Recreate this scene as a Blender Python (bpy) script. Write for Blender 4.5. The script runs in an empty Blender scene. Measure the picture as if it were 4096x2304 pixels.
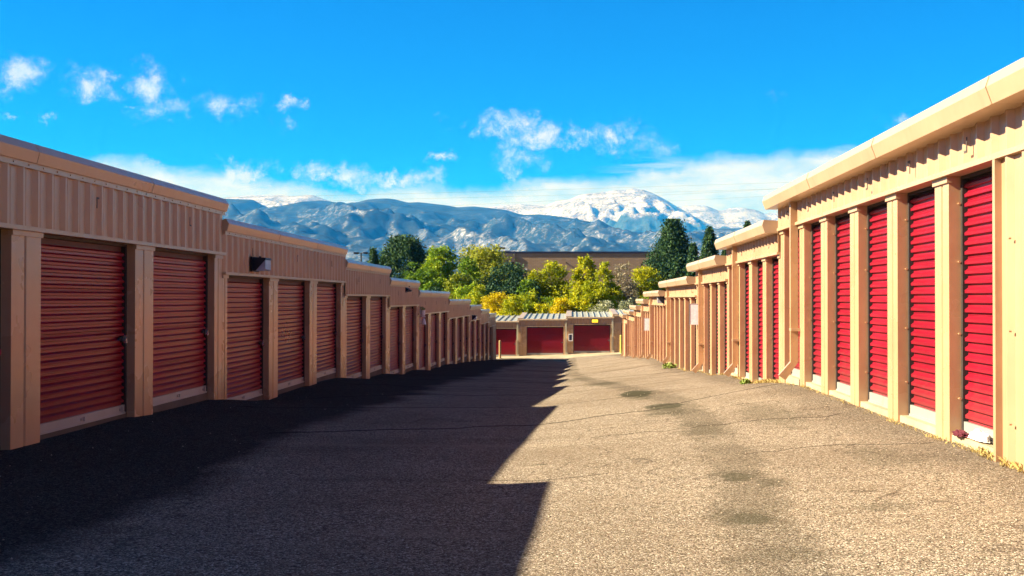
import bpy, bmesh, math, random
import numpy as np
from mathutils import Vector, noise, Matrix
R = math.radians
random.seed(7); np.random.seed(7)
scene = bpy.context.scene
COL = scene.collection

# ------------------------------------------------------------------ helpers
class MB:
    """collects faces; maps (depth, along, up) through T when given"""
    def __init__(s, T=None):
        s.v = []; s.f = []; s.T = T
    def add(s, vs, fs):
        b = len(s.v)
        if s.T: vs = [s.T(*p) for p in vs]
        s.v += [tuple(p) for p in vs]
        s.f += [tuple(i + b for i in f) for f in fs]
    def box(s, a0, a1, b0, b1, c0, c1):
        s.add([(a0,b0,c0),(a1,b0,c0),(a1,b1,c0),(a0,b1,c0),(a0,b0,c1),(a1,b0,c1),(a1,b1,c1),(a0,b1,c1)],
              [(0,3,2,1),(4,5,6,7),(0,1,5,4),(1,2,6,5),(2,3,7,6),(3,0,4,7)])
    def prism_t(s, poly, t0, t1):           # poly of (d, z) swept along t
        n = len(poly)
        s.add([(d,t0,z) for d,z in poly] + [(d,t1,z) for d,z in poly],
              [tuple(range(n)), tuple(range(2*n-1,n-1,-1))] + [(i,(i+1)%n,n+(i+1)%n,n+i) for i in range(n)])
    def prism_z(s, poly, z0, z1):           # poly of (d, t) swept up
        n = len(poly)
        s.add([(d,t,z0) for d,t in poly] + [(d,t,z1) for d,t in poly],
              [tuple(range(n)), tuple(range(2*n-1,n-1,-1))] + [(i,(i+1)%n,n+(i+1)%n,n+i) for i in range(n)])
    def sheet_t(s, prof, t0, t1):           # open profile of (d, z) swept along t
        n = len(prof)
        s.add([(d,t0,z) for d,z in prof] + [(d,t1,z) for d,z in prof], [(i,i+1,n+i+1,n+i) for i in range(n-1)])
    def sheet_z(s, prof, z0, z1):           # open profile of (d, t) swept up
        n = len(prof)
        s.add([(d,t,z0) for d,t in prof] + [(d,t,z1) for d,t in prof], [(i,i+1,n+i+1,n+i) for i in range(n-1)])
    def cyl(s, p0, p1, r0, r1=None, n=8, caps=True):
        r1 = r0 if r1 is None else r1
        p0 = Vector(p0); p1 = Vector(p1); ax = (p1-p0).normalized()
        u = ax.orthogonal().normalized(); w = ax.cross(u)
        vs = [p0 + (u*math.cos(k*2*math.pi/n) + w*math.sin(k*2*math.pi/n))*r0 for k in range(n)]
        vs += [p1 + (u*math.cos(k*2*math.pi/n) + w*math.sin(k*2*math.pi/n))*r1 for k in range(n)]
        fs = [(k,(k+1)%n,n+(k+1)%n,n+k) for k in range(n)]
        if caps: fs += [tuple(range(n-1,-1,-1)), tuple(range(n,2*n))]
        s.add([tuple(v) for v in vs], fs)
    def mesh(s, name, mat, off=(0,0,0), recalc=True, smooth=False):
        me = bpy.data.meshes.new(name)
        o = off
        me.from_pydata([(v[0]-o[0], v[1]-o[1], v[2]-o[2]) for v in s.v], [], s.f)
        if recalc:
            bm = bmesh.new(); bm.from_mesh(me); bmesh.ops.recalc_face_normals(bm, faces=bm.faces); bm.to_mesh(me); bm.free()
        me.materials.append(mat)
        if smooth: me.polygons.foreach_set('use_smooth', [True]*len(me.polygons))
        me.update()
        return me

def wloc(o):
    v = Vector((0,0,0))
    while o is not None:
        v += o.location; o = o.parent
    return v
def link(name, me, parent=None, loc=(0,0,0)):
    o = bpy.data.objects.new(name, me); COL.objects.link(o)
    if parent: o.parent = parent
    o.location = loc
    return o
def obj(name, mb, mat, parent=None, **k):     # world coordinates in, origin at parent's origin
    off = wloc(parent) if parent else (0,0,0)
    return link(name, mb.mesh(name, mat, off, **k), parent)
def part(name, mb, mat, parent, pos, **k):     # origin of its own at pos
    me = mb.mesh(name, mat, pos, **k)
    return link(name, me, parent, Vector(pos) - wloc(parent))
def thing(name, label, cat, loc=(0,0,0), group=None):
    o = bpy.data.objects.new(name, None); COL.objects.link(o); o.location = loc
    o.empty_display_size = .3
    tag(o, label, cat, group); return o
def tag(o, label=None, cat=None, group=None, kind=None):
    if label: o['label'] = label
    if cat: o['category'] = cat
    if group: o['group'] = group
    if kind: o['kind'] = kind
    return o

# ------------------------------------------------------------------ materials
def newmat(name):
    m = bpy.data.materials.new(name); m.use_nodes = True
    nt = m.node_tree; nt.nodes.clear()
    out = nt.nodes.new('ShaderNodeOutputMaterial'); b = nt.nodes.new('ShaderNodeBsdfPrincipled')
    nt.links.new(b.outputs[0], out.inputs[0])
    return m, nt, b
class NT:
    def __init__(s, nt): s.nt = nt
    def n(s, t, **k):
        x = s.nt.nodes.new(t)
        for a, v in k.items(): setattr(x, a, v)
        return x
    def l(s, a, b): s.nt.links.new(a, b)
    def setin(s, inp, v):
        if hasattr(v, 'is_output') or isinstance(v, bpy.types.NodeSocket): s.l(v, inp)
        else: inp.default_value = v
    def math(s, op, a, b=0.0, c=None, clamp=False):
        x = s.n('ShaderNodeMath', operation=op, use_clamp=clamp)
        s.setin(x.inputs[0], a); s.setin(x.inputs[1], b)
        if c is not None: s.setin(x.inputs[2], c)
        return x.outputs[0]
    def vmath(s, op, a, b=None):
        x = s.n('ShaderNodeVectorMath', operation=op)
        s.setin(x.inputs[0], a)
        if b is not None: s.setin(x.inputs[1], b)
        return x
    def noise(s, vec, scale, detail=4, rough=.55, dist=0.0):
        x = s.n('ShaderNodeTexNoise'); x.inputs['Scale'].default_value = scale
        x.inputs['Detail'].default_value = detail; x.inputs['Roughness'].default_value = rough
        x.inputs['Distortion'].default_value = dist
        if vec is not None: s.l(vec, x.inputs['Vector'])
        return x.outputs['Fac']
    def ramp(s, fac, stops, interp='LINEAR'):
        x = s.n('ShaderNodeValToRGB'); x.color_ramp.interpolation = interp
        e = x.color_ramp.elements
        while len(e) < len(stops): e.new(.5)
        for k, (p, c) in enumerate(stops):
            e[k].position = p; e[k].color = (c, c, c, 1) if isinstance(c, (int, float)) else tuple(c) + (1,)
        s.l(fac, x.inputs[0]); return x.outputs[0]
    def mix(s, fac, a, b, mode='MIX'):
        x = s.n('ShaderNodeMix', data_type='RGBA', blend_type=mode)
        s.setin(x.inputs[0], fac)
        s.setin(x.inputs[6], a if not isinstance(a, tuple) else a + (1,) if len(a) == 3 else a)
        s.setin(x.inputs[7], b if not isinstance(b, tuple) else b + (1,) if len(b) == 3 else b)
        return x.outputs[2]
    def sstep(s, v, a, b):
        x = s.n('ShaderNodeMapRange', interpolation_type='SMOOTHSTEP')
        s.setin(x.inputs[0], v); s.setin(x.inputs[1], a); s.setin(x.inputs[2], b)
        return x.outputs[0]
    def bump(s, h, strength=.3, dist=.01):
        x = s.n('ShaderNodeBump'); x.inputs['Strength'].default_value = strength; x.inputs['Distance'].default_value = dist
        s.l(h, x.inputs['Height']); return x.outputs[0]
    def geo(s): return s.n('ShaderNodeNewGeometry').outputs['Position']

def painted(name, col, rough=.45, var=.12, metal=0.0, spec=.5, bump=.02, streak=True, grime=(.22,.14,.085), grime_amt=.25, vary=0.0, dust=None):
    m, nt, b = newmat(name); N = NT(nt); P = N.geo()
    mp = N.n('ShaderNodeMapping'); N.l(P, mp.inputs[0]); mp.inputs['Scale'].default_value = (5,5,.5)
    st = N.noise(mp.outputs[0], 1.2, 5, .6)
    big = N.noise(P, .9, 4, .6)
    fine = N.noise(P, 26, 3, .6)
    c = N.mix(N.sstep(big, .3, .75), tuple(x*(1-var) for x in col), tuple(min(1,x*(1+var)) for x in col))
    c = N.mix(N.math('MULTIPLY', N.sstep(st, .52, .8), grime_amt if streak else 0.0), c, grime)
    c = N.mix(N.math('MULTIPLY', N.sstep(fine, .6, .8), .10), c, grime)
    if vary:
        oi = N.n('ShaderNodeObjectInfo'); k = N.math('MULTIPLY_ADD', oi.outputs['Random'], vary, 1-vary/2)
        c = N.mix(1.0, c, k, 'MULTIPLY')
    if dust:
        tc = N.n('ShaderNodeTexCoord'); sz = N.n('ShaderNodeSeparateXYZ'); N.l(tc.outputs['Object'], sz.inputs[0])
        hz_ = N.math('ADD', sz.outputs[2], N.math('MULTIPLY', N.math('SUBTRACT', st, .5), .9))
        c = N.mix(N.math('MULTIPLY', N.math('SUBTRACT', 1.0, N.sstep(hz_, .08, .55)), .38), c, dust)
    N.l(c, b.inputs['Base Color'])
    b.inputs['Metallic'].default_value = metal
    b.inputs['Specular IOR Level'].default_value = spec
    N.l(N.math('MULTIPLY_ADD', big, .18, rough-.08), b.inputs['Roughness'])
    N.l(N.bump(N.noise(P, 3.2, 2, .5), .5, bump), b.inputs['Normal'])
    return m
def plain(name, col, rough=.5, metal=0.0, emit=None, es=1.0):
    m, nt, b = newmat(name); N = NT(nt)
    nz = N.noise(N.geo(), 14, 3, .6)
    N.l(N.mix(N.sstep(nz, .3, .8), tuple(x*.85 for x in col), tuple(min(1,x*1.12) for x in col)), b.inputs['Base Color'])
    b.inputs['Roughness'].default_value = rough; b.inputs['Metallic'].default_value = metal
    if emit:
        b.inputs['Emission Color'].default_value = emit + (1,); b.inputs['Emission Strength'].default_value = es
    return m
BEIGE = (.48,.293,.175)
M_wall = painted('beige_sheet_metal', BEIGE, .30, .09, spec=.6, bump=.012)
M_pillar = painted('beige_pillar_metal', (.53,.325,.185), .27, .09, spec=.6, bump=.012, vary=.10, grime_amt=.12)
M_trim = painted('beige_trim_metal', (.49,.33,.205), .30, .08, spec=.6)
M_gutter = painted('beige_gutter_metal', (.49,.355,.235), .30, .06, spec=.6, grime_amt=.18)
M_red = painted('red_door_paint', (.265,.008,.025), .30, .12, spec=.36, bump=.002, grime=(.14,.006,.014), grime_amt=.35, vary=.20, dust=(.20,.05,.045))
M_dark = plain('dark_guide', (.035,.028,.028), .6)
M_lintel = plain('dark_red_lintel', (.10,.03,.025), .6)
M_rail = painted('galvanised_rail', (.38,.365,.345), .4, .10, metal=.15)
M_steel = plain('lock_steel', (.75,.75,.76), .25, .8)
M_redplast = plain('red_lock', (.5,.02,.05), .4)
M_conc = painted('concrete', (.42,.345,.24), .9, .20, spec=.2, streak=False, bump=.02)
M_concd = painted('shaded_concrete', (.13,.105,.085), .9, .2, spec=.1, streak=False)  # left slab: shade of the deep recess put into a darker concrete colour
M_lampbody = plain('dark_bronze_housing', (.008,.010,.022), .45)
M_lens = plain('frosted_lens', (.45,.47,.58), .15)
M_amber = plain('amber_lens', (.9,.55,.03), .2, emit=(1,.55,.03), es=.55)
M_digit = plain('faded_black_digit', (.09,.07,.065), .7)
M_white = plain('white_enamel', (.82,.78,.76), .5)
M_sign = plain('blank_sign_face', (.62,.52,.56), .5)
M_pale = painted('pale_roof', (.38,.385,.325), .35, .06, grime_amt=.3)
M_pipe = painted('cream_downspout', (.55,.50,.35), .4, .06)
M_yellow = painted('yellow_bollard', (.58,.47,.09), .5, .08)
M_tan = painted('tan_bollard', (.42,.28,.12), .5, .08)

# ------------------------------------------------------------------ height of the drive
Ly = [(-8,-1.2),(4,-1.40),(8,-1.46),(10.8,-1.50),(13.8,-1.51),(14.5,-1.545),(16.9,-1.57),(17.5,-1.62),(18.6,-1.765),(20,-1.86),(23,-1.84),
      (26.2,-1.89),(26.8,-1.94),(28.3,-2.07),(29.4,-2.19),(29.9,-2.19),(32.5,-2.23),(33.2,-2.29),(35.7,-2.47),(36.3,-2.50),(38.9,-2.53),
      (39.6,-2.60),(42,-2.80),(42.8,-2.82),(46.1,-2.86),(49,-2.93),(52,-3.1),(56,-3.26),(62,-3.55),(69.7,-3.92),(79,-4.42),(86,-4.45),(100,-4.6)]
Cy = [(-8,-1.2),(5.5,-1.42),(8.5,-1.445),(17.9,-1.77),(27.1,-2.19),(33.4,-2.50),(39.7,-2.80),(49,-3.22),(60,-3.70),(70,-4.08),(79,-4.42),(84,-4.40),(100,-4.6)]
Ry = [(-8,-1.15),(7,-1.26),(15.6,-1.25),(17.2,-1.33),(18.5,-1.42),(20,-1.555),(23,-1.60),(24.4,-1.70),(25.8,-1.815),(28.9,-1.90),(31.2,-2.09),
      (34.7,-2.17),(38.1,-2.25),(41,-2.40),(43.6,-2.42),(46.2,-2.50),(50,-2.70),(54.7,-2.94),(59,-3.16),(65,-3.40),(70,-3.66),(78,-4.02),(84,-4.16),(100,-4.5)]
def itp(tab, y):
    return float(np.interp(y, [p[0] for p in tab], [p[1] for p in tab]))
def smt(tab, y, w=4.5):
    return sum(itp(tab, y+k*w/3) for k in (-3,-2,-1,0,1,2,3))/7
AL, AR = 5.6, 3.34
def ground_z(x, y):
    if x <= -AL: z = itp(Ly, y)
    elif x >= AR: z = itp(Ry, y)
    else:
        if x < -.5:
            k = (-.5-x)/(AL-.5); side = Ly; dd = x+AL
        else:
            k = (x+.5)/(AR+.5); side = Ry; dd = AR-x
        base = smt(Cy, y)*(1-k) + smt(side, y)*k
        z = base + (itp(side, y)-smt(side, y))*math.exp(-(dd/1.1)**2)
    z += .012*noise.noise(Vector((x*.8, y*.5, 3.1)))*min(1, 1)
    return z

# ------------------------------------------------------------------ ground sheets
def grid_mesh(name, xs, ys, zf, mat, smooth=True):
    nx, ny = len(xs), len(ys)
    v = [(x, y, zf(x, y)) for y in ys for x in xs]
    f = [(j*nx+i, j*nx+i+1, (j+1)*nx+i+1, (j+1)*nx+i) for j in range(ny-1) for i in range(nx-1)]
    me = bpy.data.meshes.new(name); me.from_pydata(v, [], f); me.materials.append(mat)
    if smooth: me.polygons.foreach_set('use_smooth', [True]*len(me.polygons))
    return link(name, me)

# asphalt material
m, nt, b = newmat('chip_seal_asphalt'); N = NT(nt); P = N.geo()
sp = N.n('ShaderNodeSeparateXYZ'); N.l(P, sp.inputs[0]); X, Y = sp.outputs[0], sp.outputs[1]
cell = N.n('ShaderNodeTexVoronoi'); cell.inputs['Scale'].default_value = 112; N.l(P, cell.inputs['Vector'])
cs = N.n('ShaderNodeSeparateColor'); N.l(cell.outputs['Color'], cs.inputs[0])
cell2 = N.n('ShaderNodeTexVoronoi'); cell2.inputs['Scale'].default_value = 52; N.l(P, cell2.inputs['Vector'])
cs2 = N.n('ShaderNodeSeparateColor'); N.l(cell2.outputs['Color'], cs2.inputs[0])
stone = N.ramp(cs.outputs[0], [(0,(.022,.019,.016)),(.32,(.126,.102,.080)),(.60,(.250,.202,.157)),(.84,(.44,.365,.290)),(1,(.86,.79,.68))])
stone = N.mix(N.math('MULTIPLY', N.math('GREATER_THAN', cs.outputs[1], .86), .35), stone, (.40,.22,.17))
stone = N.mix(N.math('MULTIPLY', N.math('GREATER_THAN', cs.outputs[2], .90), .35), stone, (.24,.27,.14))
stone = N.mix(.26, stone, N.ramp(cs2.outputs[0], [(0,(.05,.040,.031)),(.6,(.255,.206,.158)),(1,(.56,.47,.375))]))
# broad weathering
w1 = N.noise(P, .35, 5, .6, .4)
mpw = N.n('ShaderNodeMapping'); N.l(P, mpw.inputs[0]); mpw.inputs['Scale'].default_value = (.45,1.5,1)
w2 = N.noise(mpw.outputs[0], 1.0, 5, .65, .6)
c = N.mix(N.math('MULTIPLY', N.sstep(w1, .42, .68), .45), stone, (.155,.115,.082))
c = N.mix(N.math('MULTIPLY', N.sstep(w2, .55, .78), .38), c, (.095,.070,.052))
c = N.mix(N.math('MULTIPLY', N.sstep(N.math('SUBTRACT', 1.0, w2), .55, .75), .32), c, (.40,.325,.250))
# dark worn path wandering down the lane, with patches of old sealer
wn1 = N.noise(P, 2.6, 7, .72, .8); wn3 = N.noise(P, 9.0, 5, .7)
wob = N.math('ADD', N.math('MULTIPLY', N.math('SUBTRACT', wn1, .5), 2.6), N.math('MULTIPLY', N.math('SUBTRACT', wn3, .5), .9))
fc = N.n('ShaderNodeFloatCurve'); cmp_ = fc.mapping.curves[0]
pth = [(4,1.02),(5.8,1.09),(7,1.17),(8.6,1.32),(10.8,1.43),(14,1.50),(17.5,1.46),(22,1.10),(30,.5),(40,.0)]
nq = [((y_-4)/36, .5+x_/4) for y_, x_ in pth]
cmp_.points[0].location = nq[0]; cmp_.points[1].location = nq[-1]
for q_ in nq[1:-1]: cmp_.points.new(*q_)
fc.mapping.update()
N.l(N.math('MULTIPLY_ADD', Y, 1/36, -4/36, clamp=True), fc.inputs['Value'])
xp = N.math('MULTIPLY', N.math('SUBTRACT', fc.outputs[0], .5), 4.0)
dpx = N.math('ABSOLUTE', N.math('SUBTRACT', X, xp))
band = N.math('ADD', N.math('DIVIDE', dpx, .30), N.math('MULTIPLY', wob, 1.0))
pres = N.sstep(N.noise(P, .45, 3, .5), .28, .46)
c = N.mix(N.math('MULTIPLY', N.math('MULTIPLY', N.math('SUBTRACT', 1.0, N.sstep(band, .55, 1.05)), pres), .42), c, (.075,.064,.048))
def stain(cx, cy, rx, ry, amt, colr):
    global c
    dx = N.math('DIVIDE', N.math('SUBTRACT', X, cx), rx); dy = N.math('DIVIDE', N.math('SUBTRACT', Y, cy), ry)
    d = N.math('SQRT', N.math('ADD', N.math('MULTIPLY', dx, dx), N.math('MULTIPLY', dy, dy)))
    d = N.math('ADD', d, N.math('MULTIPLY', wob, .85))
    c = N.mix(N.math('MULTIPLY', N.math('SUBTRACT', 1.0, N.sstep(d, .45, 1.15)), amt), c, colr)
stain_sharp = [(1.12,19.3,.30,1.25,.80),(1.30,15.4,.30,.55,.72),(1.27,8.35,.13,.22,.45),(1.10,6.75,.14,.2,.4),(-.3,9.8,.10,.05,.5)]
for (sx, sy, rx, ry, am) in stain_sharp:
    dx = N.math('DIVIDE', N.math('SUBTRACT', X, sx), rx); dy = N.math('DIVIDE', N.math('SUBTRACT', Y, sy), ry)
    d = N.math('ADD', N.math('SQRT', N.math('ADD', N.math('MULTIPLY', dx, dx), N.math('MULTIPLY', dy, dy))), N.math('MULTIPLY', wob, .45))
    c = N.mix(N.math('MULTIPLY', N.math('SUBTRACT', 1.0, N.sstep(d, .80, .98)), am), c, (.050,.052,.034))
for (sx, sy, rx, ry, am) in [(1.28,14.4,.36,.9,.62),(1.12,18.9,.34,1.5,.82),(1.42,11.9,.30,.9,.35),(1.30,8.45,.20,.34,.35),(1.50,8.0,.16,.22,.45),
                             (1.08,6.8,.24,.34,.32),(1.13,5.75,.20,.2,.22),(2.0,6.9,.22,.2,.35),(.75,26,.5,1.6,.6),(.1,32,.5,2,.45),(2.3,12.6,.4,1.6,.35),(2.55,9.0,.3,.8,.30)]:
    stain(sx, sy, rx, ry, am, (.062,.058,.040))
# dark sealed strips along both rows
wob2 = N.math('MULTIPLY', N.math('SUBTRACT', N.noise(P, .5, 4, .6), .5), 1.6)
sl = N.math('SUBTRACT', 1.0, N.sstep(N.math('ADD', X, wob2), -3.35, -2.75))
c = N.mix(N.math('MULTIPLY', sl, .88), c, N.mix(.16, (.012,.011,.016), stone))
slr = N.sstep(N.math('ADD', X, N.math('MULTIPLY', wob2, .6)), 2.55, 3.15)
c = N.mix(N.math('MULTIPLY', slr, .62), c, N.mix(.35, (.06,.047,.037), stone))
# cracks: a few long ones across the drive and a web of small ones
def crack(y0, slope, wd, amp, seed, x0=-5, x1=3.4, colr=(.03,.022,.018)):
    global c
    cw = N.n('ShaderNodeTexNoise', noise_dimensions='1D'); cw.inputs['Scale'].default_value = .9; cw.inputs['Detail'].default_value = 6
    N.l(N.math('ADD', X, seed), cw.inputs['W'])
    yy = N.math('MULTIPLY_ADD', X, slope, y0)
    yy = N.math('ADD', yy, N.math('MULTIPLY', N.math('SUBTRACT', cw.outputs['Fac'], .5), amp))
    d = N.math('ABSOLUTE', N.math('SUBTRACT', Y, yy))
    mk = N.math('MULTIPLY', N.math('SUBTRACT', 1.0, N.sstep(d, wd*.4, wd)), N.math('MULTIPLY', N.math('GREATER_THAN', X, x0), N.math('LESS_THAN', X, x1)))
    c = N.mix(N.math('MULTIPLY', mk, .8), c, colr)
crack(14.3, .52, .08, .8, 1.3, -3.5, 1.2); crack(14.6, .75, .075, .5, 4.7, 1.1, 3.3)
crack(22.5, .5, .09, 1.2, 8.1); crack(30.5, .3, .13, 1.5, 12.4); crack(37, .5, .18, 1.8, 17.7); crack(46, .2, .24, 2, 22.9); crack(56, .4, .3, 2, 27.0); crack(26.3, .4, .08, 1.5, 33.0)
crack(11.8, .15, .03, 1.2, 51.0, .2, 3.0); crack(9.9, -.1, .022, .8, 57.0, 1.5, 3.2); crack(18.2, .4, .06, 1.0, 63.0); crack(8.9, .1, .02, .5, 41.0, -.9, .3)
mpc = N.n('ShaderNodeMapping'); N.l(P, mpc.inputs[0]); mpc.inputs['Scale'].default_value = (.35,.12,1)
vc = N.n('ShaderNodeTexVoronoi', feature='DISTANCE_TO_EDGE'); vc.inputs['Scale'].default_value = 1.0
dn = N.n('ShaderNodeTexNoise'); dn.inputs['Scale'].default_value = 1.4; dn.inputs['Detail'].default_value = 6; N.l(P, dn.inputs['Vector'])
N.l(N.vmath('ADD', mpc.outputs[0], N.vmath('SCALE', dn.outputs['Color']).outputs[0]).outputs[0], vc.inputs['Vector'])
for nd in nt.nodes:
    if nd.type == 'VECT_MATH' and nd.operation == 'SCALE': nd.inputs['Scale'].default_value = .45
web = N.math('SUBTRACT', 1.0, N.sstep(vc.outputs['Distance'], .001, .006))
c = N.mix(N.math('MULTIPLY', web, .5), c, (.05,.038,.03))
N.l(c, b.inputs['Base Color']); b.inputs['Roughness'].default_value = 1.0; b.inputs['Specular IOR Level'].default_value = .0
hh = N.math('ADD', N.math('MULTIPLY', cell.outputs['Distance'], -1.0), N.math('MULTIPLY', cs.outputs[0], .25))
N.l(N.bump(hh, .55, .008), b.inputs['Normal'])
M_asph = m
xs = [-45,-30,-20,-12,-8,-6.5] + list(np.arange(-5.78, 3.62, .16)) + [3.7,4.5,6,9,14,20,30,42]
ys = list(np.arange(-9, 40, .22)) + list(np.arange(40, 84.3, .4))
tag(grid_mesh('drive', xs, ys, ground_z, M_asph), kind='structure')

# far terrain sheet
m, nt, b = newmat('dry_scrub_ground'); N = NT(nt); P = N.geo()
g1 = N.noise(P, .02, 6, .6); g2 = N.noise(P, .8, 5, .65)
c = N.mix(N.sstep(g1, .4, .6), (.10,.09,.045), (.17,.14,.08))
c = N.mix(N.math('MULTIPLY', N.sstep(g2, .45, .7), .5), c, (.06,.07,.03))
N.l(c, b.inputs['Base Color']); b.inputs['Roughness'].default_value = 1.0
M_ground = m
def terr(x, y):
    if y < 84: return min(-1.6, itp(Cy, y)-.35) if y > -8 else -1.6
    base = float(np.interp(y, [84,88,100,130,220,1500,3000,22000], [-4.8,-4.8,-5.2,-5.8,-6.2,-9,-12,-20]))
    return base
xs = [-24000,-12000,-6000,-3000,-1500,-700,-300,-120,-60,-30,-15,-8,-5,0,3,6,15,30,60,120,300,700,1500,3000,6000,12000,24000]
ys = [-2000,-500,-100,-40,-20,-9,-4,0,4,8,12,16,20,24,28,32,36,40,44,48,52,56,60,64,68,72,76,80,84,88,94,100,110,120,140,170,220,300,500,800,1500,2500,4000,7000,12000,24000]
tag(grid_mesh('ground', xs, ys, terr, M_ground), kind='structure')

# ------------------------------------------------------------------ storage rows
RIB = .305
def rib_profile(t0, t1, depth=.038, phase=0.0):
    pts = []
    k = math.floor((t0-phase)/RIB)-1
    seq = [(0,0),(.085,0),(.094,-depth*.12),(.108,-depth*.12),(.117,0),(.222,0),(.268,-depth),(.297,-depth),(.305,0)]
    t = phase + k*RIB
    raw = []
    while t < t1+RIB:
        for a, d in seq[:-1]: raw.append((t+a, d))
        t += RIB
    def at(q):
        for i in range(len(raw)-1):
            if raw[i][0] <= q <= raw[i+1][0]:
                u = (q-raw[i][0])/max(1e-6, raw[i+1][0]-raw[i][0]); return raw[i][1]*(1-u)+raw[i+1][1]*u
        return 0
    pts = [(at(t0), t0)] + [(d, q) for q, d in raw if t0+.002 < q < t1-.002] + [(at(t1), t1)]
    return pts

_doors = {}
def door_meshes(side, w, h, T0):
    """curtain, bottom rail, frame, latch meshes with their origin at the door's foot centre"""
    key = (side, round(w,2), round(h,2))
    if key in _doors: return _doors[key]
    T = lambda d, t, z: tuple(a-b for a, b in zip(T0(d, t, z), T0(0,0,0)))
    c = MB(T); prof = []; z = .11; k = 0
    top = h - .10
    while z < top:
        e = .0846
        if k % 6 == 5:      # seam between two curtain sheets
            prof += [(.150,z),(.150,z+.006),(.145,z+.009),(.150,z+.012),(.150,z+.022),(.143,z+.025),(.150,z+.028),(.150,z+.030),(.121,z+.035),(.119,z+.060),(.148,z+.082)]
        else:
            prof += [(.150,z),(.150,z+.028),(.121,z+.034),(.119,z+.060),(.148,z+.082)]
        z += e; k += 1
    prof.append((.150, z)); z_ = z
    c.sheet_t(prof, -w/2+.05, w/2-.05)
    # end edges of the ribs
    rail = MB(T); rail.box(.112,.142,-w/2+.04,w/2-.04,.006,.112); rail.box(.100,.146,-w/2+.04,w/2-.04,-.002,.022)
    near = w/2-.15 if side == 'left' else -w/2+.15
    if side == 'end': near = w/2-.15
    q = near if side != 'right' else -w/2+.22
    sgn = 1
    rail.box(.098,.118,q-.05,q+.05,.045,.075); rail.box(.090,.098,q-.012,q+.012,.03,.10)
    if side == 'left': rail.box(.098,.118,-.05,.07,.045,.07); rail.box(.085,.098,0,.02,.035,.085)
    fr = MB(T)
    a_ = w/2; e_ = .042
    for d0, d1 in ((.105,.19),):
        U = [(-a_,0),(-a_+e_,0),(-a_+e_,h-.03),(a_-e_,h-.03),(a_-e_,0),(a_,0),(a_,h),(-a_,h)]
        n_ = len(U); fr.add([(d0,t,zq) for t,zq in U]+[(d1,t,zq) for t,zq in U], [tuple(range(n_)),tuple(range(2*n_-1,n_-1,-1))]+[(i,(i+1)%n_,n_+(i+1)%n_,n_+i) for i in range(n_)])
    lin = MB(T); lin.box(.165,.188,-w/2+.043,w/2-.043,z_-.12,h-.031)
    la = MB(T)
    q = w/2-.13 if side != 'right' else -w/2+.13
    la.box(.105,.128,q-.09,q+.03,.93,.97); la.cyl((.085,q,.95),(.125,q,.95),.045,n=12)
    lk = MB(T); lk.cyl((.060,q+.03,.93),(.098,q+.03,.93),.034,n=12); lk.cyl((.068,q+.03,.985),(.090,q+.03,.985),.018,n=8)
    r = (c.mesh('door_curtain', M_red, recalc=False), rail.mesh('bottom_rail', M_rail), fr.mesh('door_guide', M_dark),
         lin.mesh('door_lintel', M_lintel), la.mesh('latch', M_dark), lk.mesh('padlock', M_steel), lk.mesh('padlock', M_redplast))
    _doors[key] = r; return r

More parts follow.
